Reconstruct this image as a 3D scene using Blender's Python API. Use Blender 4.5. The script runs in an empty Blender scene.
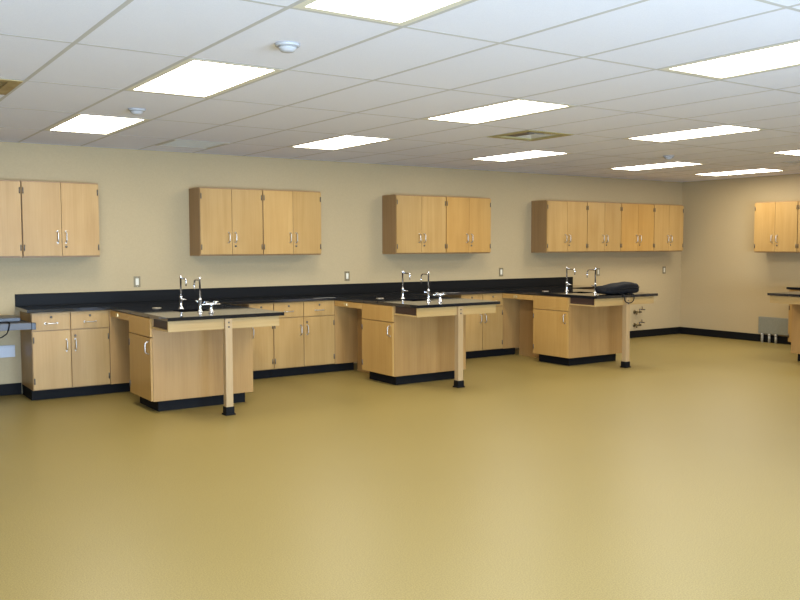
import bpy, bmesh, math, random
from mathutils import Vector, Matrix
random.seed(4)
C = bpy.context.scene.collection
PI = math.pi

# ------------------------------------------------------------------ dimensions (metres)
H = 2.556                      # ceiling height
W = 9.472                      # back wall
XR = 12.184                    # right wall
XL, YF = -3.35, -2.7           # left wall, front wall (behind the camera)
CT = 0.899                     # worktop height
GX, GY, TX, TY = 1.169, 4.704, 0.6096, 1.2192      # ceiling grid origin and cell
PEN = (2.500, 5.116, 7.722)    # left edges of the three peninsulas
FY = 7.20                      # their front edge
PW = 1.10                      # their width
RD = 8.888                     # front edge of the run along the back wall
BF = 8.912                     # front plane of the base units of that run

# ------------------------------------------------------------------ materials
def new_mat(name):
    m = bpy.data.materials.new(name); m.use_nodes = True
    nt = m.node_tree
    return m, nt, nt.nodes['Principled BSDF']

def plain(name, col, rough=0.5, metal=0.0, spec=0.5):
    m, nt, b = new_mat(name)
    b.inputs['Base Color'].default_value = (*col, 1)
    b.inputs['Roughness'].default_value = rough
    b.inputs['Metallic'].default_value = metal
    b.inputs['Specular IOR Level'].default_value = spec
    return m

def speckled(name, c1, c2, scale, rough, bump=0.0, spec=0.5, big=0.0, lo=0.35, hi=0.65, detail=2.0):
    m, nt, b = new_mat(name)
    N = nt.nodes; L = nt.links
    tc = N.new('ShaderNodeTexCoord')
    n = N.new('ShaderNodeTexNoise'); n.inputs['Scale'].default_value = scale; n.inputs['Detail'].default_value = detail
    L.new(tc.outputs['Object'], n.inputs['Vector'])
    r = N.new('ShaderNodeValToRGB')
    r.color_ramp.elements[0].position = lo; r.color_ramp.elements[1].position = hi
    r.color_ramp.elements[0].color = (*c1, 1); r.color_ramp.elements[1].color = (*c2, 1)
    L.new(n.outputs['Fac'], r.inputs['Fac'])
    out = r.outputs['Color']
    if big:
        n2 = N.new('ShaderNodeTexNoise'); n2.inputs['Scale'].default_value = 1.1; n2.inputs['Detail'].default_value = 3
        L.new(tc.outputs['Object'], n2.inputs['Vector'])
        mr = N.new('ShaderNodeMapRange'); mr.inputs['To Min'].default_value = 1 - big; mr.inputs['To Max'].default_value = 1 + big
        L.new(n2.outputs['Fac'], mr.inputs['Value'])
        mx = N.new('ShaderNodeVectorMath'); mx.operation = 'SCALE'
        L.new(out, mx.inputs[0]); L.new(mr.outputs['Result'], mx.inputs['Scale'])
        out = mx.outputs['Vector']
    L.new(out, b.inputs['Base Color'])
    b.inputs['Roughness'].default_value = rough
    b.inputs['Specular IOR Level'].default_value = spec
    if bump:
        bp = N.new('ShaderNodeBump'); bp.inputs['Strength'].default_value = bump; bp.inputs['Distance'].default_value = 0.002
        L.new(n.outputs['Fac'], bp.inputs['Height']); L.new(bp.outputs['Normal'], b.inputs['Normal'])
    return m

def wood(name, c1, c2, rough=0.42, horizontal=False):
    m, nt, b = new_mat(name)
    N = nt.nodes; L = nt.links
    tc = N.new('ShaderNodeTexCoord'); oi = N.new('ShaderNodeObjectInfo')
    off = N.new('ShaderNodeVectorMath'); off.operation = 'MULTIPLY_ADD'
    comb = N.new('ShaderNodeCombineXYZ')
    for k in range(3): L.new(oi.outputs['Random'], comb.inputs[k])
    off.inputs[1].default_value = (37.0, 19.0, 53.0)
    L.new(comb.outputs[0], off.inputs[0]); L.new(tc.outputs['Object'], off.inputs[2])
    def noise(sc, scale, det, dist):
        mp = N.new('ShaderNodeMapping'); mp.inputs['Scale'].default_value = sc
        L.new(off.outputs[0], mp.inputs['Vector'])
        n = N.new('ShaderNodeTexNoise'); n.inputs['Scale'].default_value = scale
        n.inputs['Detail'].default_value = det; n.inputs['Distortion'].default_value = dist
        L.new(mp.outputs[0], n.inputs['Vector']); return n.outputs['Fac']
    sc1 = (1.0, 9.0, 9.0) if horizontal else (9.0, 9.0, 0.8)
    sc2 = (2.0, 70.0, 70.0) if horizontal else (70.0, 70.0, 2.0)
    a = noise(sc1, 1.0, 4, 0.6); f = noise(sc2, 1.0, 2, 0.2); blot = noise((3.0, 3.0, 3.0), 1.0, 2, 0.0)
    r = N.new('ShaderNodeValToRGB')
    r.color_ramp.elements[0].position = 0.28; r.color_ramp.elements[1].position = 0.74
    r.color_ramp.elements[0].color = (*c1, 1); r.color_ramp.elements[1].color = (*c2, 1)
    ad = N.new('ShaderNodeMath'); ad.operation = 'MULTIPLY_ADD'; ad.inputs[1].default_value = 0.30
    L.new(f, ad.inputs[0])
    ad2 = N.new('ShaderNodeMath'); ad2.operation = 'MULTIPLY_ADD'; ad2.inputs[1].default_value = 0.55; ad2.inputs[2].default_value = -0.02
    L.new(a, ad2.inputs[0]); L.new(ad2.outputs[0], ad.inputs[2])
    ad3 = N.new('ShaderNodeMath'); ad3.operation = 'MULTIPLY_ADD'; ad3.inputs[1].default_value = 0.2
    L.new(blot, ad3.inputs[0]); L.new(ad.outputs[0], ad3.inputs[2])
    L.new(ad3.outputs[0], r.inputs['Fac'])
    mr = N.new('ShaderNodeMapRange'); mr.inputs['To Min'].default_value = 0.94; mr.inputs['To Max'].default_value = 1.05
    L.new(oi.outputs['Random'], mr.inputs['Value'])
    mx = N.new('ShaderNodeVectorMath'); mx.operation = 'SCALE'
    L.new(r.outputs['Color'], mx.inputs[0]); L.new(mr.outputs['Result'], mx.inputs['Scale'])
    L.new(mx.outputs['Vector'], b.inputs['Base Color'])
    b.inputs['Roughness'].default_value = rough; b.inputs['Specular IOR Level'].default_value = 0.35
    return m

M = {}
M['maple'] = wood('maple_veneer', (0.340, 0.190, 0.054), (0.460, 0.286, 0.102))
M['maple_orange'] = wood('amber_maple_veneer', (0.38, 0.195, 0.046), (0.48, 0.275, 0.078))
M['maple_panel'] = wood('maple_panel_veneer', (0.305, 0.163, 0.050), (0.42, 0.242, 0.083), 0.38)
M['maple_edge'] = wood('maple_edge_band', (0.24, 0.135, 0.052), (0.33, 0.195, 0.080))
M['maple_rail'] = wood('maple_rail', (0.37, 0.230, 0.078), (0.46, 0.305, 0.122), 0.42, True)
M['epoxy'] = speckled('black_epoxy_resin', (0.008, 0.008, 0.009), (0.014, 0.014, 0.015), 300, 0.045, 0, 0.8)
M['splash'] = plain('matt_black_resin', (0.007, 0.0068, 0.0068), 0.5, 0.0, 0.12)
M['black_rubber'] = plain('black_vinyl_base', (0.0065, 0.0062, 0.006), 0.65, 0.0, 0.12)
M['chrome'] = plain('chrome', (0.80, 0.80, 0.82), 0.12, 1.0)
M['satin'] = plain('satin_nickel', (0.56, 0.52, 0.46), 0.33, 1.0)
M['steel_dark'] = plain('dark_steel', (0.13, 0.11, 0.085), 0.45, 0.7)
M['plate'] = plain('brushed_steel_plate', (0.23, 0.18, 0.095), 0.45, 0.3)
M['ivory'] = plain('ivory_plastic', (0.72, 0.66, 0.52), 0.4)
M['slot'] = plain('dark_slot', (0.02, 0.018, 0.015), 0.7)
M['wall'] = speckled('cream_wall_paint', (0.440, 0.332, 0.178), (0.458, 0.345, 0.186), 60, 0.62, 0.06, 0.3, 0.02)
M['floor'] = speckled('speckled_sheet_vinyl', (0.215, 0.155, 0.043), (0.315, 0.236, 0.075), 150, 0.40, 0.0, 0.45, 0.035, 0.36, 0.64, 1.0)
M['tile'] = speckled('mineral_ceiling_tile', (0.80, 0.81, 0.89), (0.85, 0.86, 0.94), 260, 0.9, 0.15, 0.1)
M['tbar'] = plain('ceiling_grid_bar', (0.56, 0.55, 0.53), 0.6)
M['troffer'] = plain('white_enamel_frame', (0.78, 0.75, 0.62), 0.5)
M['vent_frame'] = plain('yellowed_vent_enamel', (0.40, 0.33, 0.14), 0.5)
M['vent_inner'] = plain('aged_white_enamel', (0.56, 0.52, 0.42), 0.5)
M['vent_dark'] = plain('dark_duct', (0.16, 0.13, 0.10), 0.7)
M['stain'] = speckled('rust_stained_vent_enamel', (0.30, 0.20, 0.075), (0.42, 0.32, 0.14), 9, 0.6)
M['white_plastic'] = plain('white_plastic', (0.52, 0.52, 0.53), 0.5)
M['grey_plastic'] = plain('dim_grey_plastic', (0.35, 0.34, 0.32), 0.5)
M['grey_box'] = speckled('grey_enamel_steel', (0.200, 0.195, 0.150), (0.225, 0.220, 0.170), 40, 0.5)
M['conduit'] = plain('galvanised_conduit', (0.42, 0.41, 0.36), 0.45, 0.2)
M['bag'] = speckled('black_nylon', (0.006, 0.006, 0.007), (0.012, 0.012, 0.014), 90, 0.75, 0.3, 0.15)
M['bench_grey'] = plain('grey_bench_edge', (0.085, 0.085, 0.09), 0.45)
M['bench_top'] = plain('charcoal_laminate', (0.030, 0.030, 0.032), 0.35)
M['brass'] = plain('aged_brass', (0.20, 0.15, 0.07), 0.4, 0.8)

def emis(name, col, strength):
    m = bpy.data.materials.new(name); m.use_nodes = True
    nt = m.node_tree; nt.nodes.clear()
    o = nt.nodes.new('ShaderNodeOutputMaterial'); e = nt.nodes.new('ShaderNodeEmission')
    e.inputs['Color'].default_value = (*col, 1); e.inputs['Strength'].default_value = strength
    nt.links.new(e.outputs[0], o.inputs[0]); return m
M['lens'] = emis('lit_fluorescent_lens', (1.0, 0.95, 0.82), 12.0)

# ------------------------------------------------------------------ mesh helpers
def BM(): return bmesh.new()

def add_box(bm, x0, x1, y0, y1, z0, z1, bev=0.0, mi=0):
    r = bmesh.ops.create_cube(bm, size=1.0)
    vs = r['verts']
    for v in vs:
        v.co = Vector((x0 + (v.co.x + .5) * (x1 - x0), y0 + (v.co.y + .5) * (y1 - y0), z0 + (v.co.z + .5) * (z1 - z0)))
    fs = list({f for v in vs for f in v.link_faces})
    for f in fs: f.material_index = mi
    if bev:
        es = list({e for v in vs for e in v.link_edges})
        bmesh.ops.bevel(bm, geom=es, offset=bev, segments=2, affect='EDGES', profile=0.6)
    return vs

def add_tube(bm, pts, r, seg=8, cap=True):
    pts = [Vector(p) for p in pts]
    rs = r if isinstance(r, (list, tuple)) else [r] * len(pts)
    rings = []; up = None
    for i, p in enumerate(pts):
        t = (pts[min(i + 1, len(pts) - 1)] - pts[max(i - 1, 0)]).normalized()
        if up is None:
            up = Vector((0, 0, 1)) if abs(t.z) < .9 else Vector((1, 0, 0))
        a = (up - t * up.dot(t))
        if a.length < 1e-5: a = t.orthogonal()
        a.normalize(); b = t.cross(a); up = a
        rings.append([bm.verts.new(p + (a * math.cos(2 * PI * k / seg) + b * math.sin(2 * PI * k / seg)) * rs[i]) for k in range(seg)])
    for i in range(len(rings) - 1):
        for k in range(seg):
            f = bm.faces.new((rings[i][k], rings[i][(k + 1) % seg], rings[i + 1][(k + 1) % seg], rings[i + 1][k])); f.smooth = True
    if cap:
        bm.faces.new(list(reversed(rings[0]))); bm.faces.new(rings[-1])

def add_lathe(bm, prof, c=(0, 0, 0), seg=20, axis='Z'):
    c = Vector(c); rings = []
    for r, h in prof:
        ring = []
        for k in range(seg):
            a = 2 * PI * k / seg
            x, y = r * math.cos(a), r * math.sin(a)
            v = Vector((x, y, h)) if axis == 'Z' else (Vector((x, h, y)) if axis == 'Y' else Vector((h, x, y)))
            ring.append(bm.verts.new(c + v))
        rings.append(ring)
    for i in range(len(rings) - 1):
        for k in range(seg):
            f = bm.faces.new((rings[i][k], rings[i][(k + 1) % seg], rings[i + 1][(k + 1) % seg], rings[i + 1][k])); f.smooth = True
    bm.faces.new(rings[0]); bm.faces.new(rings[-1])

def frame_slab(bm, o, i, z0, z1):
    """a slab with a rectangular hole: o and i are (x0, x1, y0, y1)"""
    def ring(r, z): return [bm.verts.new((r[a], r[b], z)) for a, b in ((0, 2), (1, 2), (1, 3), (0, 3))]
    ot, it, ob, ib = ring(o, z1), ring(i, z1), ring(o, z0), ring(i, z0)
    for k in range(4):
        n = (k + 1) % 4
        bm.faces.new((ot[k], ot[n], it[n], it[k])); bm.faces.new((ob[n], ob[k], ib[k], ib[n]))
        bm.faces.new((ob[k], ob[n], ot[n], ot[k])); bm.faces.new((it[k], it[n], ib[n], ib[k]))

def finish(name, bm, mats):
    bmesh.ops.recalc_face_normals(bm, faces=bm.faces)
    me = bpy.data.meshes.new(name); bm.to_mesh(me); bm.free()
    for m in (mats if isinstance(mats, (list, tuple)) else [mats]): me.materials.append(m)
    return me

CACHE = {}
def part(name, key, build, mat, parent=None, loc=(0, 0, 0), rot=(0, 0, 0), label=None):
    """one mesh object; meshes that repeat share their data through CACHE"""
    if key is None or key not in CACHE:
        bm = BM(); build(bm); me = finish(name, bm, mat)
        if key is not None: CACHE[key] = me
    else: me = CACHE[key]
    o = bpy.data.objects.new(name, me); C.objects.link(o)
    if parent is not None: o.parent = parent
    o.location = loc; o.rotation_euler = rot
    if label: o['label'] = label
    return o

def tag(o, label, cat, group=None):
    o['label'] = label; o['category'] = cat
    if group: o['group'] = group
    return o

def thing(name, label, cat, loc=(0, 0, 0), rz=0.0, group=None):
    o = bpy.data.objects.new(name, None); C.objects.link(o); o.empty_display_size = 0.1
    o.location = loc; o.rotation_euler = (0, 0, rz)
    return tag(o, label, cat, group)

def struct(name, build, mat):
    o = part(name, None, build, mat); o['kind'] = 'structure'; return o

# ------------------------------------------------------------------ room shell
def floor_b(bm): add_box(bm, XL - .1, XR + .1, YF - .1, W + .1, -0.08, 0)
struct('floor', floor_b, M['floor'])
struct('wall_back', lambda bm: add_box(bm, XL - .1, XR + .1, W, W + .1, 0, H + .25), M['wall'])
struct('wall_right', lambda bm: add_box(bm, XR, XR + .1, YF, W, 0, H + .25), M['wall'])
struct('wall_left', lambda bm: add_box(bm, XL - .1, XL, YF, W, 0, H + .25), M['wall'])
struct('wall_front', lambda bm: add_box(bm, XL - .1, XR + .1, YF - .1, YF, 0, H + .25), M['wall'])

def bb(bm, x0, x1, y0, y1): add_box(bm, x0, x1, y0, y1, 0, 0.118, 0.003)
struct('baseboard_back', lambda bm: (bb(bm, 9.64, XR, W - .008, W), bb(bm, XL, 1.745, W - .008, W)), M['black_rubber'])
struct('baseboard_right', lambda bm: bb(bm, XR - .008, XR, YF, W - .008), M['black_rubber'])
struct('baseboard_left', lambda bm: bb(bm, XL, XL + .008, YF, W - .008), M['black_rubber'])

def cx(i): return GX + TX * i
def cy(j): return GY + TY * j
LIGHTS = [  # grid cell and label
    (1, -2, 'large bright ceiling light cut off by the top edge of the photo'),
    (1, 0, 'bright ceiling light between the two smoke detectors at upper left'),
    (1, 2, 'small leftmost ceiling light close to the back wall above the left wall cabinets'),
    (5, 0, 'ceiling light in the middle, directly in front of the yellowed square air vent'),
    (5, 2, 'ceiling light near the back wall, above the second pair of wall cabinets'),
    (5, -2, 'long ceiling light cut off by the right edge of the photo, highest at that side'),
    (9, 0, 'long ceiling light at right, in front of the round smoke detector far back'),
    (9, 2, 'ceiling light near the back wall just behind the yellowed square air vent'),
    (13, 2, 'narrow far ceiling light near the back wall above the row of four wall cabinets'),
    (13, 0, 'small far ceiling light cut off by the right edge, beside a flush vent'),
    (16, 2, 'farthest ceiling light, a thin bright strip in front of the right wall'),
]
HIDDEN = [(17, -2), (-3, -2), (17, 0)]
VENTS = [(7, 1, 0, 'vent'), (-1, 1, 0, 'stain'), (15, 1, 0, 'flush'), (3, 3, 0, 'flush')]
holes = {(i, j) for i, j, _ in LIGHTS} | set(HIDDEN)
half = {(i, j): k for i, j, k, _ in VENTS}

I0, I1, J0, J1 = -8, 18, -8, 3
bw = 0.012
def ceiling_b(bm):
    def quad(x0, x1, y0, y1):
        x0, x1, y0, y1 = max(x0, XL), min(x1, XR), max(y0, YF), min(y1, W)
        if x1 - x0 < .01 or y1 - y0 < .01: return
        f = bm.faces.new([bm.verts.new(p) for p in ((x0, y0, H), (x0, y1, H), (x1, y1, H), (x1, y0, H))])
    for i in range(I0, I1 + 1):
        for j in range(J0, J1 + 1):
            if (i, j) in holes: continue
            if (i, j) in half:
                quad(cx(i), cx(i + 1), cy(j) + TX, cy(j + 1)); continue
            quad(cx(i), cx(i + 1), cy(j), cy(j + 1))
    # solid deck above, so nothing shows through the fixtures
    add_box(bm, XL, XR, YF, W, H + .2, H + .25)
    # exposed grid bars, 24 mm wide
    for i in range(I0, I1 + 2):
        x = cx(i)
        if XL < x < XR: add_box(bm, x - bw, x + bw, YF, W, H - .0010, H + .004, 0, 1)
    for j in range(J0, J1 + 2):
        y = cy(j)
        if YF < y < W: add_box(bm, XL, XR, y - bw, y + bw, H - .0006, H + .004, 0, 1)
    for (i, j), k in half.items():
        add_box(bm, cx(i), cx(i + 1), cy(j) + TX - bw, cy(j) + TX + bw, H - .0008, H + .004, 0, 1)
    add_box(bm, XL, XR, W - .022, W, H - .0008, H + .004, 0, 1)       # wall angle
    add_box(bm, XR - .022, XR, YF, W, H - .0008, H + .004, 0, 1)
struct('ceiling', ceiling_b, [M['tile'], M['tbar']])

# ------------------------------------------------------------------ added window-shaped panels behind the camera: cool fill for the near ceiling
M['pane'] = emis('overcast_daylight_pane', (0.50, 0.70, 1.0), 33.0)
def fill_panel(n, x0, x1):
    z0, z1 = .25, 1.75
    def b(bm):
        for q in ((x0, x0 + .06, z0, z1), (x1 - .06, x1, z0, z1), (x0, x1, z0, z0 + .06), (x0, x1, z1 - .06, z1), ((x0 + x1) / 2 - .025, (x0 + x1) / 2 + .025, z0, z1)):
            add_box(bm, q[0], q[1], YF, YF + .06, q[2], q[3])
        f = bm.faces.new([bm.verts.new(p) for p in ((x0, YF + .02, z0), (x1, YF + .02, z0), (x1, YF + .02, z1), (x0, YF + .02, z1))]); f.material_index = 1
    struct('window_%d' % n, b, [M['white_plastic'], M['pane']])
for n, x in enumerate((-2.4, .1, 2.6)): fill_panel(n + 1, x, x + 2.2)

# ------------------------------------------------------------------ ceiling lights
def frame_b(bm):
    w, l, t = TX / 2 - bw, TY / 2 - bw, .042
    frame_slab(bm, (-w, w, -l, l), (-w + t, w - t, -l + t, l - t), -.0015, .012)
    add_box(bm, -w, w, -l, l, .10, .104)                               # housing above
    for s in (-1, 1):
        add_box(bm, s * w - (.002 if s > 0 else 0), s * w + (.002 if s < 0 else 0), -l, l, .012, .10)
        add_box(bm, -w, w, s * l - (.002 if s > 0 else 0), s * l + (.002 if s < 0 else 0), .012, .10)
def lens_b(bm):
    w, l = TX / 2 - bw - .042, TY / 2 - bw - .042
    bm.faces.new([bm.verts.new(p) for p in ((-w, -l, .003), (-w, l, .003), (w, l, .003), (w, -l, .003))])
def ceiling_light(i, j, label, group):
    t = thing('ceiling_light', label, 'ceiling light', (cx(i) + TX / 2, cy(j) + TY / 2, H), 0, group)
    part('frame', 'troffer_frame', frame_b, M['troffer'], t)
    part('diffuser', 'troffer_lens', lens_b, M['lens'], t)
for i, j, lab in LIGHTS: ceiling_light(i, j, lab, 'recessed fluorescent ceiling lights')
for i, j in HIDDEN: ceiling_light(i, j, 'recessed fluorescent ceiling light beyond the edges of the photo', 'ceiling lights outside the photo')

# ------------------------------------------------------------------ vents and detectors
def vent(i, j, label, fm, im, dark):
    t = thing('ceiling_vent', label, 'air vent', (cx(i) + TX / 2, cy(j) + TX / 2, H), 0, 'square ceiling air vents')
    w = TX / 2 - bw
    def fr(bm): frame_slab(bm, (-w, w, -w, w), (-w + .075, w - .075, -w + .075, w - .075), -.006, .01)
    part('frame', None, fr, fm, t)
    def back(bm): add_box(bm, -w, w, -w, w, .05, .054)
    part('duct', None, back, M['vent_dark'], t)
    for k, q in enumerate((.225, .165, .105)):
        def lv(bm, q=q):
            n = 4
            o = [bm.verts.new((q * a, q * b, .004)) for a, b in ((-1, -1), (1, -1), (1, 1), (-1, 1))]
            p = [bm.verts.new(((q - .05) * a, (q - .05) * b, .036)) for a, b in ((-1, -1), (1, -1), (1, 1), (-1, 1))]
            for m in range(4): bm.faces.new((o[m], o[(m + 1) % 4], p[(m + 1) % 4], p[m]))
        part('louver', None, lv, im, t)
    if dark:
        part('damper', None, lambda bm: add_box(bm, -.2, -.06, -.12, .14, -.002, .002), M['vent_dark'], t, label='dark gap in the vent')
vent(7, 1, 'square ceiling air vent with yellowed frame between two lights in the middle', M['vent_frame'], M['vent_inner'], True)
vent(-1, 1, 'brown stained ceiling vent at the left edge of the photo', M['stain'], M['stain'], False)

def flush_vent(i, j, label):
    t = thing('ceiling_vent', label, 'air vent', (cx(i) + TX / 2, cy(j) + TX / 2, H), 0, 'square ceiling air vents')
    w = TX / 2 - bw
    part('frame', 'flush_fr', lambda bm: frame_slab(bm, (-w, w, -w, w), (-w + .03, w - .03, -w + .03, w - .03), -.004, .01), M['vent_inner'], t)
    def slats(bm):
        for k in range(9):
            y = -w + .05 + k * (2 * w - .1) / 8
            add_box(bm, -w + .03, w - .03, y - .016, y + .016, 0, .004)
    part('grille', 'flush_gr', slats, M['vent_inner'], t)
    part('duct', 'flush_du', lambda bm: add_box(bm, -w, w, -w, w, .04, .044), M['vent_dark'], t)
flush_vent(15, 1, 'grey flush ceiling vent in front of the far light at the right edge')
flush_vent(3, 3, 'pale flush ceiling vent against the back wall, above the gap between left wall cabinets')

def detector(x, y, label):
    t = thing('smoke_detector', label, 'smoke detector', (x, y, H), 0, 'smoke detectors')
    part('base', 'sd_base', lambda bm: add_lathe(bm, [(.066, -.001), (.064, -.012), (.058, -.016)], seg=28), M['detector'], t)
    part('housing', 'sd_house', lambda bm: add_lathe(bm, [(.050, -.015), (.047, -.026), (.034, -.040), (.018, -.044), (.002, -.044)], seg=28), M['detector'], t)
    part('vent_ring', 'sd_ring', lambda bm: add_lathe(bm, [(.0515, -.0165), (.0505, -.022)], seg=28), M['grey_plastic'], t)
M['detector'] = plain('aged_detector_plastic', (0.45, 0.44, 0.43), 0.6)
detector(2.09, 4.11, 'white smoke detector nearest the camera, behind the light at the top edge')
detector(2.11, 6.68, 'white smoke detector at upper left between two ceiling lights')
detector(8.43, 6.76, 'small distant smoke detector in front of the far ceiling light at right')

# ------------------------------------------------------------------ cabinet hardware
def pull_b(bm):        # arched wire pull, upright, projecting to -y
    pts = []
    for k in range(13):
        a = PI * k / 12
        pts.append((0, -.002 - .030 * min(1, math.sin(a) * 1.5), .055 * math.cos(a)))
    add_tube(bm, pts, .0058, 8)
    for s in (-1, 1): add_lathe(bm, [(.009, -.003), (.009, 0)], (0, 0, s * .055), 10, 'Y')
def lock_b(bm):
    add_lathe(bm, [(.004, -.009), (.011, -.008), (.012, 0)], (0, 0, 0), 14, 'Y')
def hinge_b(bm):
    add_tube(bm, [(0, -.003, -.030), (0, -.003, .030)], .0052, 8)
    add_box(bm, -.0065, .0065, -.002, .0, -.028, .028)

def add_pull(parent, x, z, y, lying=False):
    part('handle', 'pull', pull_b, M['satin'], parent, (x, y, z), (0, PI / 2, 0) if lying else (0, 0, 0))
def add_lock(parent, x, z, y):
    part('lock', 'lock', lock_b, M['steel_dark'], parent, (x, y, z))

def front(name, parent, x0, x1, z0, z1, mat, y=0.0):
    g = .002
    w, h = x1 - x0, z1 - z0
    key = ('front', round(w, 3), round(h, 3), mat.name, name)
    return part(name, key, lambda bm: add_box(bm, g, w - g, 0, .02, g, h - g, .0018), mat, parent, (x0, y, z0))

def door(parent, x0, x1, z0, z1, mat, handle, hz, lz=None):
    """handle 'r' or 'l': side where the pull sits; hinges go on the other"""
    d = front('door', parent, x0, x1, z0, z1, mat)
    w = x1 - x0
    hx = w - .04 if handle == 'r' else .04
    add_pull(d, hx, hz - z0, 0)
    if lz is not None: add_lock(d, hx, lz - z0, 0)
    kx = .012 if handle == 'r' else w - .012
    for z in (.085, z1 - z0 - .085): part('hinge', 'hinge', hinge_b, M['steel_dark'], d, (kx, 0, z))
    return d

def drawer(parent, x0, x1, z0, z1, mat, hardware=True):
    d = front('drawer', parent, x0, x1, z0, z1, mat)
    if hardware:
        add_pull(d, (x1 - x0) / 2, (z1 - z0) * .40, 0, True)
        add_lock(d, (x1 - x0) / 2, (z1 - z0) * .76, 0)
    return d

# ------------------------------------------------------------------ wall cabinets (fronts face local -y)
WB, WT, WD = 1.398, 2.153, 0.330
def wall_cabinet(loc, rz, w, split, mat, label, group='maple wall cabinets'):
    t = thing('wall_cabinet', label, 'wall cabinet', loc, rz, group)
    h = WT - WB
    part('body', ('wcb', round(w, 3)), lambda bm: add_box(bm, 0.001, w - .001, .021, WD, 0, h, .001), M['maple_edge'], t)
    door(t, .003, split, .014, h - .010, mat, 'r', .205, None)
    door(t, split, w - .003, .014, h - .010, mat, 'l', .205, .108)
    return t
def wcab(x0, xs, x1, mat, label):
    d = .03 if x0 > 8 else (.02 if x0 > 6 else 0)
    x0, xs, x1 = x0 + d, xs + d, x1 + d
    wall_cabinet((x0, W - WD, WB), 0, x1 - x0, xs - x0, M[mat], label)
wcab(0.970, 1.352, 1.733, 'maple', 'maple wall cabinet cut off by the left edge of the photo')
wcab(1.735, 2.105, 2.478, 'maple', 'whole pale maple wall cabinet, the right one at far left of the back wall')
wcab(3.559, 3.935, 4.314, 'maple', 'pale maple wall cabinet showing its left side, behind the nearest peninsula')
wcab(4.316, 4.699, 5.079, 'maple', 'maple wall cabinet joined to the right of the one behind the nearest peninsula')
wcab(6.138, 6.534, 6.929, 'maple', 'pale maple wall cabinet above the taps of the middle peninsula')
wcab(6.931, 7.316, 7.700, 'maple_orange', 'amber maple wall cabinet right of the pale one above the middle peninsula')
wcab(8.733, 9.141, 9.553, 'maple', 'first of four joined wall cabinets, pale with its left side showing')
wcab(9.555, 9.927, 10.290, 'maple', 'second of four joined wall cabinets, pale, left of the amber one')
wcab(10.292, 10.677, 11.052, 'maple_orange', 'amber maple wall cabinet, third of the four joined ones')
wcab(11.054, 11.415, 11.776, 'maple', 'last pale wall cabinet of the four, nearest the room corner')
wall_cabinet((XR - WD, 7.895, WB - .010), -PI / 2, 7.895 - 7.195, 7.895 - 7.550, M['maple'], 'maple wall cabinet on the right wall')
wall_cabinet((XR - WD, 7.193, WB - .010), -PI / 2, .76, .38, M['maple'], 'maple wall cabinet cut off by the right edge of the photo')

# ------------------------------------------------------------------ base cabinets
KT = 0.104      # bottom of the carcass
TOPZ = 0.866    # underside of the worktop
def toe(parent, x0, x1, y0, y1, z1=KT):
    part('toe_kick', None, lambda bm: add_box(bm, x0, x1, y0, y1, 0, z1, .001), M['black_rubber'], parent)
def carcass(parent, x0, x1, y0, y1, mat='maple_panel'):
    part('body', None, lambda bm: add_box(bm, x0, x1, y0, y1, KT, TOPZ, .001), M[mat], parent)

BG = 'maple base cabinets along the back wall'
def run_unit(x0, doors, x1, label, filler=0.0, toe_to=None, left_toe=0.0):
    """a unit of the back run: doors = list of x splits"""
    t = thing('base_cabinet', label, 'base cabinet', (x0, BF, 0), 0, BG)
    w = x1 - x0
    carcass(t, 0, w, .021, W - BF - .002)
    xs = [0] + [d - x0 for d in doors] + [w]
    n = len(xs) - 1
    for k in range(n):
        a, b = xs[k], xs[k + 1]
        drawer(t, a + .002, b - .002, .690, .861, M['maple'])
        if n == 1: door(t, a + .002, b - .002, KT + .008, .685, M['maple'], 'l', .535, .625)
        else: door(t, a + .002, b - .002, KT + .008, .685, M['maple'], 'r' if k == 0 else 'l', .535, .625 if k else None)
    if filler:
        part('filler_panel', None, lambda bm: add_box(bm, w + .002, w + filler, .004, .024, KT, TOPZ, .001), M['maple_panel'], t)
    toe(t, 0, w + filler, .085, W - BF - .01)
    return t
run_unit(1.749, [2.111], 2.490, 'maple base cabinet at far left, with two drawers over two doors', .315)
run_unit(4.020, [], 4.321, 'narrow single-door base cabinet half hidden behind the nearest peninsula')
run_unit(4.324, [4.707], 5.121, 'maple base cabinet with two drawers, between the nearest and middle peninsulas', .309)
run_unit(7.020, [7.385], 7.744, 'maple base cabinet seen past the leg of the middle peninsula', .296)

# worktop of the back run
t = thing('worktop', 'long black worktop with backsplash running along the back wall', 'worktop', (0, 0, 0))
part('slab', None, lambda bm: add_box(bm, 1.708, 9.61, RD, W - .001, .868, CT, .002), M['epoxy'], t)
part('backsplash', None, lambda bm: add_box(bm, 1.708, 9.61, W - .022, W - .001, CT + .0005, 1.025, .002), M['splash'], t)
# end unit that carries it beyond the far peninsula
t = thing('base_cabinet', 'plain base cabinet under the worktop end behind the farthest peninsula', 'base cabinet', (9.0, BF, 0), 0, BG)
carcass(t, 0, .58, .0, W - BF - .012); toe(t, 0, .58, .085, W - BF - .012)

# ------------------------------------------------------------------ peninsulas (local frame: x across, y from the front edge to the wall)
def table_leg(parent, x, y):
    lg = part('leg', 'pen_leg', lambda bm: add_box(bm, -.033, .033, -.033, .033, .060, .866, .004), M['maple_rail_v'], parent, (x, y, 0))
    part('foot', 'pen_foot', lambda bm: (add_box(bm, -.040, .040, -.040, .040, 0.0, .075, .005), add_box(bm, -.048, .048, -.048, .048, 0, .014, .003)), M['black_rubber'], lg, label='black rubber boot')
    for z in (.832, .792): part('bolt', 'pen_bolt', lambda bm: add_lathe(bm, [(.003, -.006), (.008, -.005), (.009, 0)], seg=10, axis='Y'), M['steel_dark'], lg, (0, -.033, z))
M['maple_rail_v'] = wood('maple_leg', (0.36, 0.230, 0.098), (0.45, 0.305, 0.150))

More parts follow.
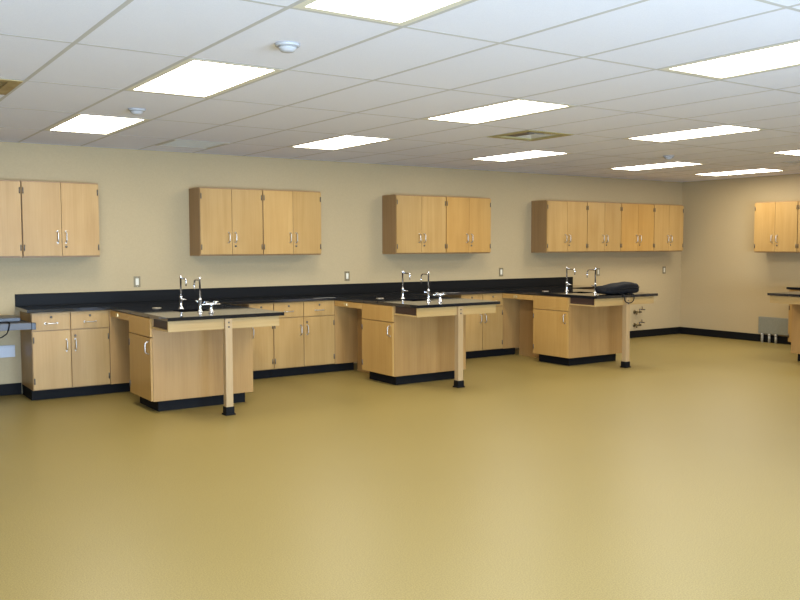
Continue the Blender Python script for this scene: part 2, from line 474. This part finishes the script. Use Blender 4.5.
PLEN = RD - .002 - FY
def peninsula(origin, rz, which, mirror=False, PLEN=PLEN):
    """which: words that single it out"""
    t = thing('peninsula_worktop', 'black worktop of the %s, on a leg' % which, 'worktop', (*origin, 0), rz, 'peninsula worktops')
    hole = (.32, .64, .55, .89)
    part('slab', ('pen_slab', mirror), lambda bm: frame_slab(bm, (0, PW, 0, PLEN), hole, .868, CT), M['epoxy'], t)
    def basin(bm):
        x0, x1, y0, y1 = hole
        add_box(bm, x0 - .012, x1 + .012, y0 - .012, y1 + .012, .68, .69)
        add_box(bm, x0 - .012, x0, y0 - .012, y1 + .012, .69, .867); add_box(bm, x1, x1 + .012, y0 - .012, y1 + .012, .69, .867)
        add_box(bm, x0, x1, y0 - .012, y0, .69, .867); add_box(bm, x0, x1, y1, y1 + .012, .69, .867)
    part('sink', ('pen_sink',), basin, M['epoxy'], t)
    part('apron', ('pen_apron',), lambda bm: add_box(bm, .014, PW - .035, .034, .056, .772, .867, .002), M['maple_rail'], t)
    part('shelf_board', ('pen_shelf',), lambda bm: add_box(bm, .014, PW - .037, .057, .468, .772, .786, .001), M['maple_rail'], t)
    part('side_rail', ('pen_side',), lambda bm: add_box(bm, PW - .055, PW - .037, .057, .468, .787, .867, .001), M['maple_rail'], t)
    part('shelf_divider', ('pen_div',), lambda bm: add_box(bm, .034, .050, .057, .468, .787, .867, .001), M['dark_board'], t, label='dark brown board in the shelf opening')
    table_leg(t, .556, .036)
    # the cabinet under it
    c = thing('sink_cabinet', 'maple sink cabinet under the %s' % which, 'base cabinet', (*origin, 0), rz, 'peninsula sink cabinets')
    bx0, bx1 = (.022, .995) if not mirror else (.05, 1.06)
    B0, B1, KB = .470, 1.100, PLEN + .022          # near end, far end of the cupboard, back of the knee space
    # hollow at the top where the basin hangs: walls, not a solid block
    def shell(bm):
        t_ = .018
        add_box(bm, bx0, bx1, B0 + .02, B1, KT, KT + t_)
        add_box(bm, bx0, bx0 + t_, B0 + .02, B1, KT + t_, TOPZ); add_box(bm, bx1 - t_, bx1, B0 + .02, B1, KT + t_, TOPZ)
        add_box(bm, bx0 + t_, bx1 - t_, B1 - t_, B1, KT + t_, TOPZ)
    part('body', ('pen_body', mirror), shell, M['maple_panel'], c)
    part('end_panel', ('pen_end', mirror), lambda bm: add_box(bm, bx0 - .001, bx1, B0, B0 + .0195, KT, TOPZ, .0015), M['maple_panel'], c)
    part('toe_kick', ('pen_toe', mirror), lambda bm: add_box(bm, bx0 + .06, bx1 - .06, B0 + .06, B1 - .03, 0, KT, .001), M['black_rubber'], c)
    # front on the local left side: pieces are built facing -y, so turn them to face -x
    def side(name, y0, y1, z0, z1, mat, key):
        # y1 is the far end; local x of the piece runs towards the camera
        o = front(name, c, 0, y1 - y0, z0, z1, mat)
        o.location = (0, y1, z0); o.rotation_euler = (0, 0, -PI / 2)
        return o
    if not mirror:
        side('drawer', B0 + .002, B1, .690, .861, M['maple_orange_soft'], 1)
        d = side('door', B0 + .002, B1, KT + .004, .685, M['maple_orange_soft'], 2)
        wd = B1 - B0 - .002
        add_pull(d, wd - .05, .485, 0)
        for z in (.09, .49): part('hinge', 'hinge', hinge_b, M['steel_dark'], d, (.012, 0, z))
        # knee space: shallow drawer above, recessed panels
        k = side('knee_drawer', B1 + .004, KB - .002, .795, .861, M['maple_orange_soft'], 3)
        part('knob', 'knob', lambda bm: (add_box(bm, -.032, .032, -.020, -.001, -.018, .018, .006)), M['brass_pull'], k, ((KB - B1) * .45, 0, .034))
        part('knee_panel', ('knee',), lambda bm: add_box(bm, .310, .330, B1 + .002, KB - .001, .0, .790, .001), M['maple_panel'], c)
    return t
M['maple_orange_soft'] = wood('warm_maple_veneer', (0.38, 0.200, 0.050), (0.48, 0.285, 0.084))
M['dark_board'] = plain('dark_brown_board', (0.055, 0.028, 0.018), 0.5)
M['brass_pull'] = plain('brass_pull', (0.62, 0.47, 0.22), 0.35, 0.6)
NAMES = ('nearest left peninsula', 'middle peninsula', 'far peninsula with the black bag')
for L, n in zip(PEN, NAMES): peninsula((L, FY), 0, n)

# ------------------------------------------------------------------ taps, turrets and caps
def arc(c, r, a0, a1, n, sy):
    return [(0, c[0] + sy * r * math.cos(a0 + (a1 - a0) * k / n), c[1] + r * math.sin(a0 + (a1 - a0) * k / n)) for k in range(n + 1)]
def faucet(x, y, sy, bend, label):
    t = thing('faucet', label, 'faucet', (x, y, CT), 0, 'tall chrome taps')
    part('base', 'f_base', lambda bm: add_lathe(bm, [(.026, 0), (.026, .006), (.017, .012), (.014, .026), (.013, .105), (.0155, .110), (.0155, .120), (.009, .128)], seg=20), M['chrome'], t)
    part('riser', 'f_riser', lambda bm: add_lathe(bm, [(.0088, .12), (.0088, .300), (.0115, .304), (.0115, .320), (.004, .326)], seg=14), M['chrome'], t)
    if bend:
        pts = [(0, 0, .294)] + [(0, sy * .02 * k, .298) for k in (1, 2, 3, 4)] + arc((sy * .10, .258), .040, PI / 2, 0, 6, sy) + [(0, sy * .14, .240)]
    else:
        pts = [(0, 0, .298), (0, sy * .12, .298), (0, sy * .132, .296), (0, sy * .140, .286), (0, sy * .142, .272)]
    s = part('spout', ('f_spout', sy, bend), lambda bm: add_tube(bm, pts, .0085, 10), M['chrome'], t)
    e = pts[-1]
    part('nozzle', ('f_noz', bend), lambda bm: add_lathe(bm, [(.0080, .004), (.0092, -.004), (.0070, -.020), (.0055, -.045), (.004, -.046)], seg=12), M['chrome'], s, e)
    part('lever', ('f_lever', sy), lambda bm: (add_tube(bm, [(0, 0, .090), (.01, sy * .045, .092)], .009, 10), add_tube(bm, [(-.02, sy * .048, .100), (.035, sy * .050, .088)], .0065, 8)), M['chrome'], t)
    return t
WHERE = ('nearest left peninsula', 'middle peninsula', 'far peninsula beside the black bag')
for k, L in enumerate(PEN):
    faucet(L + .475, FY + .973, -1, False, 'left one of the two tall chrome taps on the ' + WHERE[k])
    faucet(L + .475, FY + .473, 1, True, 'right one of the two tall chrome taps on the ' + WHERE[k])
    c = part('drain_cap', 'cap', lambda bm: add_lathe(bm, [(.045, 0), (.045, .003), (.038, .006), (.030, .004), (.002, .004)], seg=24), M['satin'], None, (L + .31, FY + 1.20, CT))
    tag(c, 'small round metal cap set in the worktop of the ' + WHERE[k], 'drain cap', 'round metal caps in the worktops')
def turret(x, y, label):
    t = thing('gas_turret', label, 'gas tap', (x, y, CT), 0, 'double gas taps')
    part('post', 'g_post', lambda bm: add_lathe(bm, [(.028, 0), (.028, .006), (.018, .014), (.016, .060), (.020, .066), (.020, .088), (.006, .094)], seg=18), M['chrome'], t)
    for s in (-1, 1):
        o = part('outlet', ('g_out', s), lambda bm: add_tube(bm, [(s * .015, 0, .078), (s * .045, 0, .078), (s * .05, 0, .078), (s * .095, 0, .076)], [.010, .010, .007, .0055], 10), M['chrome'], t)
        part('lever', 'g_lev', lambda bm: (add_lathe(bm, [(.007, .080), (.007, .098), (.003, .100)], seg=10), add_box(bm, -.024, .024, -.006, .006, .097, .104, .002)), M['chrome'], o, (s * .045, 0, 0))
    return t
turret(PEN[0] + .52, FY + .32, 'chrome double gas tap right of the taps on the nearest left peninsula')
turret(PEN[1] + .51, FY + .31, 'chrome double gas tap right of the taps on the middle peninsula')

# ------------------------------------------------------------------ bag on the far peninsula
def bag_b(bm):
    bmesh.ops.create_uvsphere(bm, u_segments=40, v_segments=24, radius=1.0)
    rnd = random.Random(3)
    from mathutils import noise
    for v in bm.verts:
        p = v.co.copy()
        s = lambda a, e: math.copysign(abs(a) ** e, a)
        q = Vector((s(p.x, .38) * .315, s(p.y, .60) * .135, s(p.z, .45) * .066))
        top = 1 if p.z > 0 else 0
        q.z += top * (.020 * noise.noise(Vector((q.x * 6, q.y * 6, 1.3))) + .010 * math.sin(q.x * 9 + .6))
        if q.x < -.16: q.z -= top * min(.016, (-.16 - q.x) * .12)
        if q.x > .25: q.z += top * .010
        q.x += .014 * noise.noise(Vector((q.y * 9, q.z * 14, 5)))
        q.y += .014 * noise.noise(Vector((q.x * 7, q.z * 12, 9)))
        q.z = max(q.z + .068, .0008)
        v.co = q
    for f in bm.faces: f.smooth = True
BX, BY = 8.290, FY + .200
bag = thing('bag', 'black soft bag lying on the far peninsula, its strap hanging over the edge', 'bag', (BX, BY, CT), 0)
part('body', None, bag_b, M['bag'], bag)
part('piping', None, lambda bm: add_tube(bm, [(-.295, -.100, .062), (-.22, -.130, .066), (0, -.138, .074), (.2, -.134, .078), (.295, -.104, .084)], .005, 8), M['black_rubber'], bag)
def strap_b(bm):
    # two runs from the bag across the slab edge, joined by a hanging loop (local y of the slab edge is -.200)
    pts = [(-.10, -.09, .03), (-.10, -.150, .012), (-.102, -.192, .009), (-.105, -.213, .004), (-.105, -.216, -.02)]
    for k in range(9):
        a = PI * k / 8
        pts.append((-.02 - .085 * math.cos(a), -.218, -.045 - .055 * math.sin(a)))
    pts += [(.066, -.216, -.02), (.066, -.213, .004), (.064, -.192, .009), (.06, -.150, .012), (.06, -.09, .03)]
    add_tube(bm, pts, .006, 8)
part('strap', None, strap_b, M['bag'], bag)

# ------------------------------------------------------------------ outlets on the back wall
def outlet(x, z, label, mat, switch):
    t = thing('wall_outlet', label, 'outlet', (x, W, z), 0, 'outlets on the back wall')
    part('plate', ('pl', mat), lambda bm: add_box(bm, -.037, .037, -.006, -.0005, -.060, .060, .003), M[mat], t)
    part('receptacle', 'rc', lambda bm: add_box(bm, -.017, .017, -.009, -.006, -.036, .036, .002), M['ivory'] if switch else M['plate'], t)
    for s in (-1, 1):
        part('screw', 'sc', lambda bm: add_lathe(bm, [(.003, -.0075), (.004, -.006)], seg=8, axis='Y'), M['satin'], t, (0, 0, s * .049))
outlet(2.954, 1.120, 'outlet above the worktop left of the nearest peninsula taps', 'plate', True)
outlet(5.624, 1.124, 'outlet above the worktop left of the middle peninsula taps', 'plate', True)
outlet(8.187, 1.125, 'outlet above the worktop right of the amber wall cabinet', 'plate', True)
outlet(10.177, 1.088, 'outlet on the wall directly behind the far peninsula taps', 'plate', False)
outlet(11.747, 1.089, 'outlet below the last wall cabinet near the room corner', 'plate', False)

# ------------------------------------------------------------------ supply valves on the wall behind the far peninsula
def valve(z, label):
    t = thing('supply_valve', label, 'valve', (11.03, W, z), 0, 'supply valves on the back wall')
    part('flange', 'v_fl', lambda bm: add_lathe(bm, [(.034, -.001), (.034, -.006), (.016, -.010)], seg=18, axis='Y'), M['brass'], t)
    part('stub', 'v_st', lambda bm: (add_tube(bm, [(0, -.008, 0), (0, -.10, 0)], .015, 12), add_tube(bm, [(-.035, -.085, 0), (.06, -.085, 0)], .017, 12), add_tube(bm, [(-.035, -.085, 0), (-.04, -.085, -.04)], .013, 10)), M['brass'], t)
    part('lever', 'v_lv', lambda bm: (add_tube(bm, [(.03, -.085, .01), (.03, -.085, .05)], .008, 8), add_tube(bm, [(.03, -.085, .045), (.15, -.09, .035)], .009, 8), add_tube(bm, [(.09, -.087, .04), (.085, -.087, .09)], .007, 8)), M['steel_dark'], t)
valve(.423, 'upper brass supply valve on the back wall right of the far peninsula leg')
valve(.212, 'lower brass supply valve on the back wall right of the far peninsula leg')

# ------------------------------------------------------------------ right wall: peninsula, run and service box
PX, PY = 10.00, 6.45
peninsula((PX, PY), -PI / 2, 'peninsula at the right edge of the photo', mirror=True, PLEN=1.598)
t = thing('worktop', 'black worktop run along the right wall behind the cut-off peninsula', 'worktop', (0, 0, 0))
PB = PX + 1.600
part('slab', None, lambda bm: add_box(bm, PB, XR - .001, 4.2, 7.185, .868, CT, .002), M['epoxy'], t)
part('backsplash', None, lambda bm: add_box(bm, XR - .022, XR - .001, 4.2, 7.185, CT + .0005, 1.025, .002), M['splash'], t)
t = thing('base_cabinet', 'maple base cabinet on the right wall under the end of the worktop', 'base cabinet', (PB + .022, 7.16, 0), -PI / 2)
carcass(t, 0, .58, .021, XR - PB - .035)
drawer(t, .002, .288, .690, .861, M['maple']); drawer(t, .290, .578, .690, .861, M['maple'])
door(t, .002, .288, KT + .008, .685, M['maple'], 'r', .535); door(t, .290, .578, KT + .008, .685, M['maple'], 'l', .535, .625)
toe(t, 0.02, .58, .085, XR - PB - .04)

t = thing('service_box', 'grey metal box with three pipes low on the right wall', 'electrical box', (XR, 7.66, 0))
part('cover', None, lambda bm: add_box(bm, -.055, -.009, -.30, .305, .140, .395, .004), M['grey_box'], t)
for k, y in enumerate((.245, .125, .015)):
    part('conduit', 'cond', lambda bm: (add_tube(bm, [(0, 0, 0), (0, 0, .145)], .019, 14), add_tube(bm, [(0, 0, .108), (0, 0, .138)], .024, 14)), M['conduit'], t, (-.036, y, 0))

# ------------------------------------------------------------------ left edge: side bench with flat device
t = thing('side_bench', 'dark bench with grey metal edge at the left edge of the photo', 'bench', (0, 0, 0))
part('top', None, lambda bm: add_box(bm, .25, 1.70, 8.705, 9.36, .764, .792, .002), M['bench_top'], t)
part('edge_rail', None, lambda bm: add_box(bm, .25, 1.700, 8.67, 8.703, .730, .792, .003), M['bench_grey'], t, label='grey metal front edge')
part('end_cap', None, lambda bm: add_box(bm, 1.7005, 1.740, 8.665, 8.708, .726, .792, .004), M['bench_top'], t)
for x in (.32, 1.22):
    for y in (8.77, 9.30):
        part('leg', 'bench_leg', lambda bm: add_box(bm, -.02, .02, -.02, .02, 0, .764, .002), M['bench_grey'], t, (x, y, 0))
t = thing('flat_device', 'flat black device lying on the bench at the left edge', 'device', (1.40, 9.04, .792))
part('body', None, lambda bm: add_box(bm, -.24, .24, -.18, .20, .004, .040, .004), M['bench_top'], t)
part('top_panel', None, lambda bm: add_box(bm, -.20, .20, -.14, .15, .0402, .044, .002), M['steel_dark'], t)
for sx in (-.2, .2):
    for sy in (-.15, .17):
        part('foot', 'dev_foot', lambda bm: add_lathe(bm, [(.012, 0), (.012, .004)], seg=10), M['black_rubber'], t, (sx, sy, 0))
def cable_b(bm):
    add_tube(bm, [(1.52, 8.83, .800), (1.515, 8.75, .799), (1.51, 8.68, .800), (1.508, 8.662, .792), (1.50, 8.660, .745), (1.48, 8.660, .700), (1.44, 8.660, .672), (1.40, 8.660, .662), (1.32, 8.660, .668), (1.24, 8.660, .71), (1.22, 8.660, .76)], .006, 8)
tag(part('cable', None, cable_b, M['black_rubber']), 'thin black cable looping below the bench edge at far left', 'cable')
t = thing('wall_raceway', 'white cable trunking low on the wall under the side bench', 'trunking', (0, W, 0))
part('channel', None, lambda bm: add_box(bm, .3, 1.69, -.028, -.001, .39, .510, .004), M['white_plastic'], t)
part('cover', None, lambda bm: add_box(bm, .3, 1.685, -.033, -.0285, .405, .495, .002), M['white_plastic'], t)

# ------------------------------------------------------------------ world, camera, view
wd = bpy.data.worlds.new('room_world'); bpy.context.scene.world = wd
wd.use_nodes = True
wd.node_tree.nodes['Background'].inputs['Color'].default_value = (0.02, 0.02, 0.02, 1)
yaw, pitch, roll, fpx = 0.596776497, -0.0631647767, -0.00242134765, 867.533456
F = Vector((math.sin(yaw) * math.cos(pitch), math.cos(yaw) * math.cos(pitch), math.sin(pitch)))
R = Vector((math.cos(yaw), -math.sin(yaw), 0)); U = R.cross(F)
cr, sr = math.cos(roll), math.sin(roll)
R, U = cr * R + sr * U, -sr * R + cr * U
cam = bpy.data.cameras.new('camera'); co = bpy.data.objects.new('camera', cam); C.objects.link(co)
mw = Matrix(((R.x, U.x, -F.x, 0), (R.y, U.y, -F.y, 0), (R.z, U.z, -F.z, 1.513), (0, 0, 0, 1)))
co.matrix_world = mw
cam.sensor_width = 36.0; cam.sensor_fit = 'HORIZONTAL'; cam.lens = fpx * 36.0 / 800.0
cam.clip_start = 0.05; cam.clip_end = 100
sc = bpy.context.scene; sc.camera = co
sc.view_settings.view_transform = 'Standard'; sc.view_settings.look = 'None'
sc.view_settings.gamma = 1.0; sc.view_settings.use_curve_mapping = False
sc.view_settings.exposure = 0.60
try:
    sc.cycles.use_denoising = True
    sc.cycles.max_bounces = 8; sc.cycles.diffuse_bounces = 5
    sc.cycles.sample_clamp_indirect = 6.0
except Exception: pass
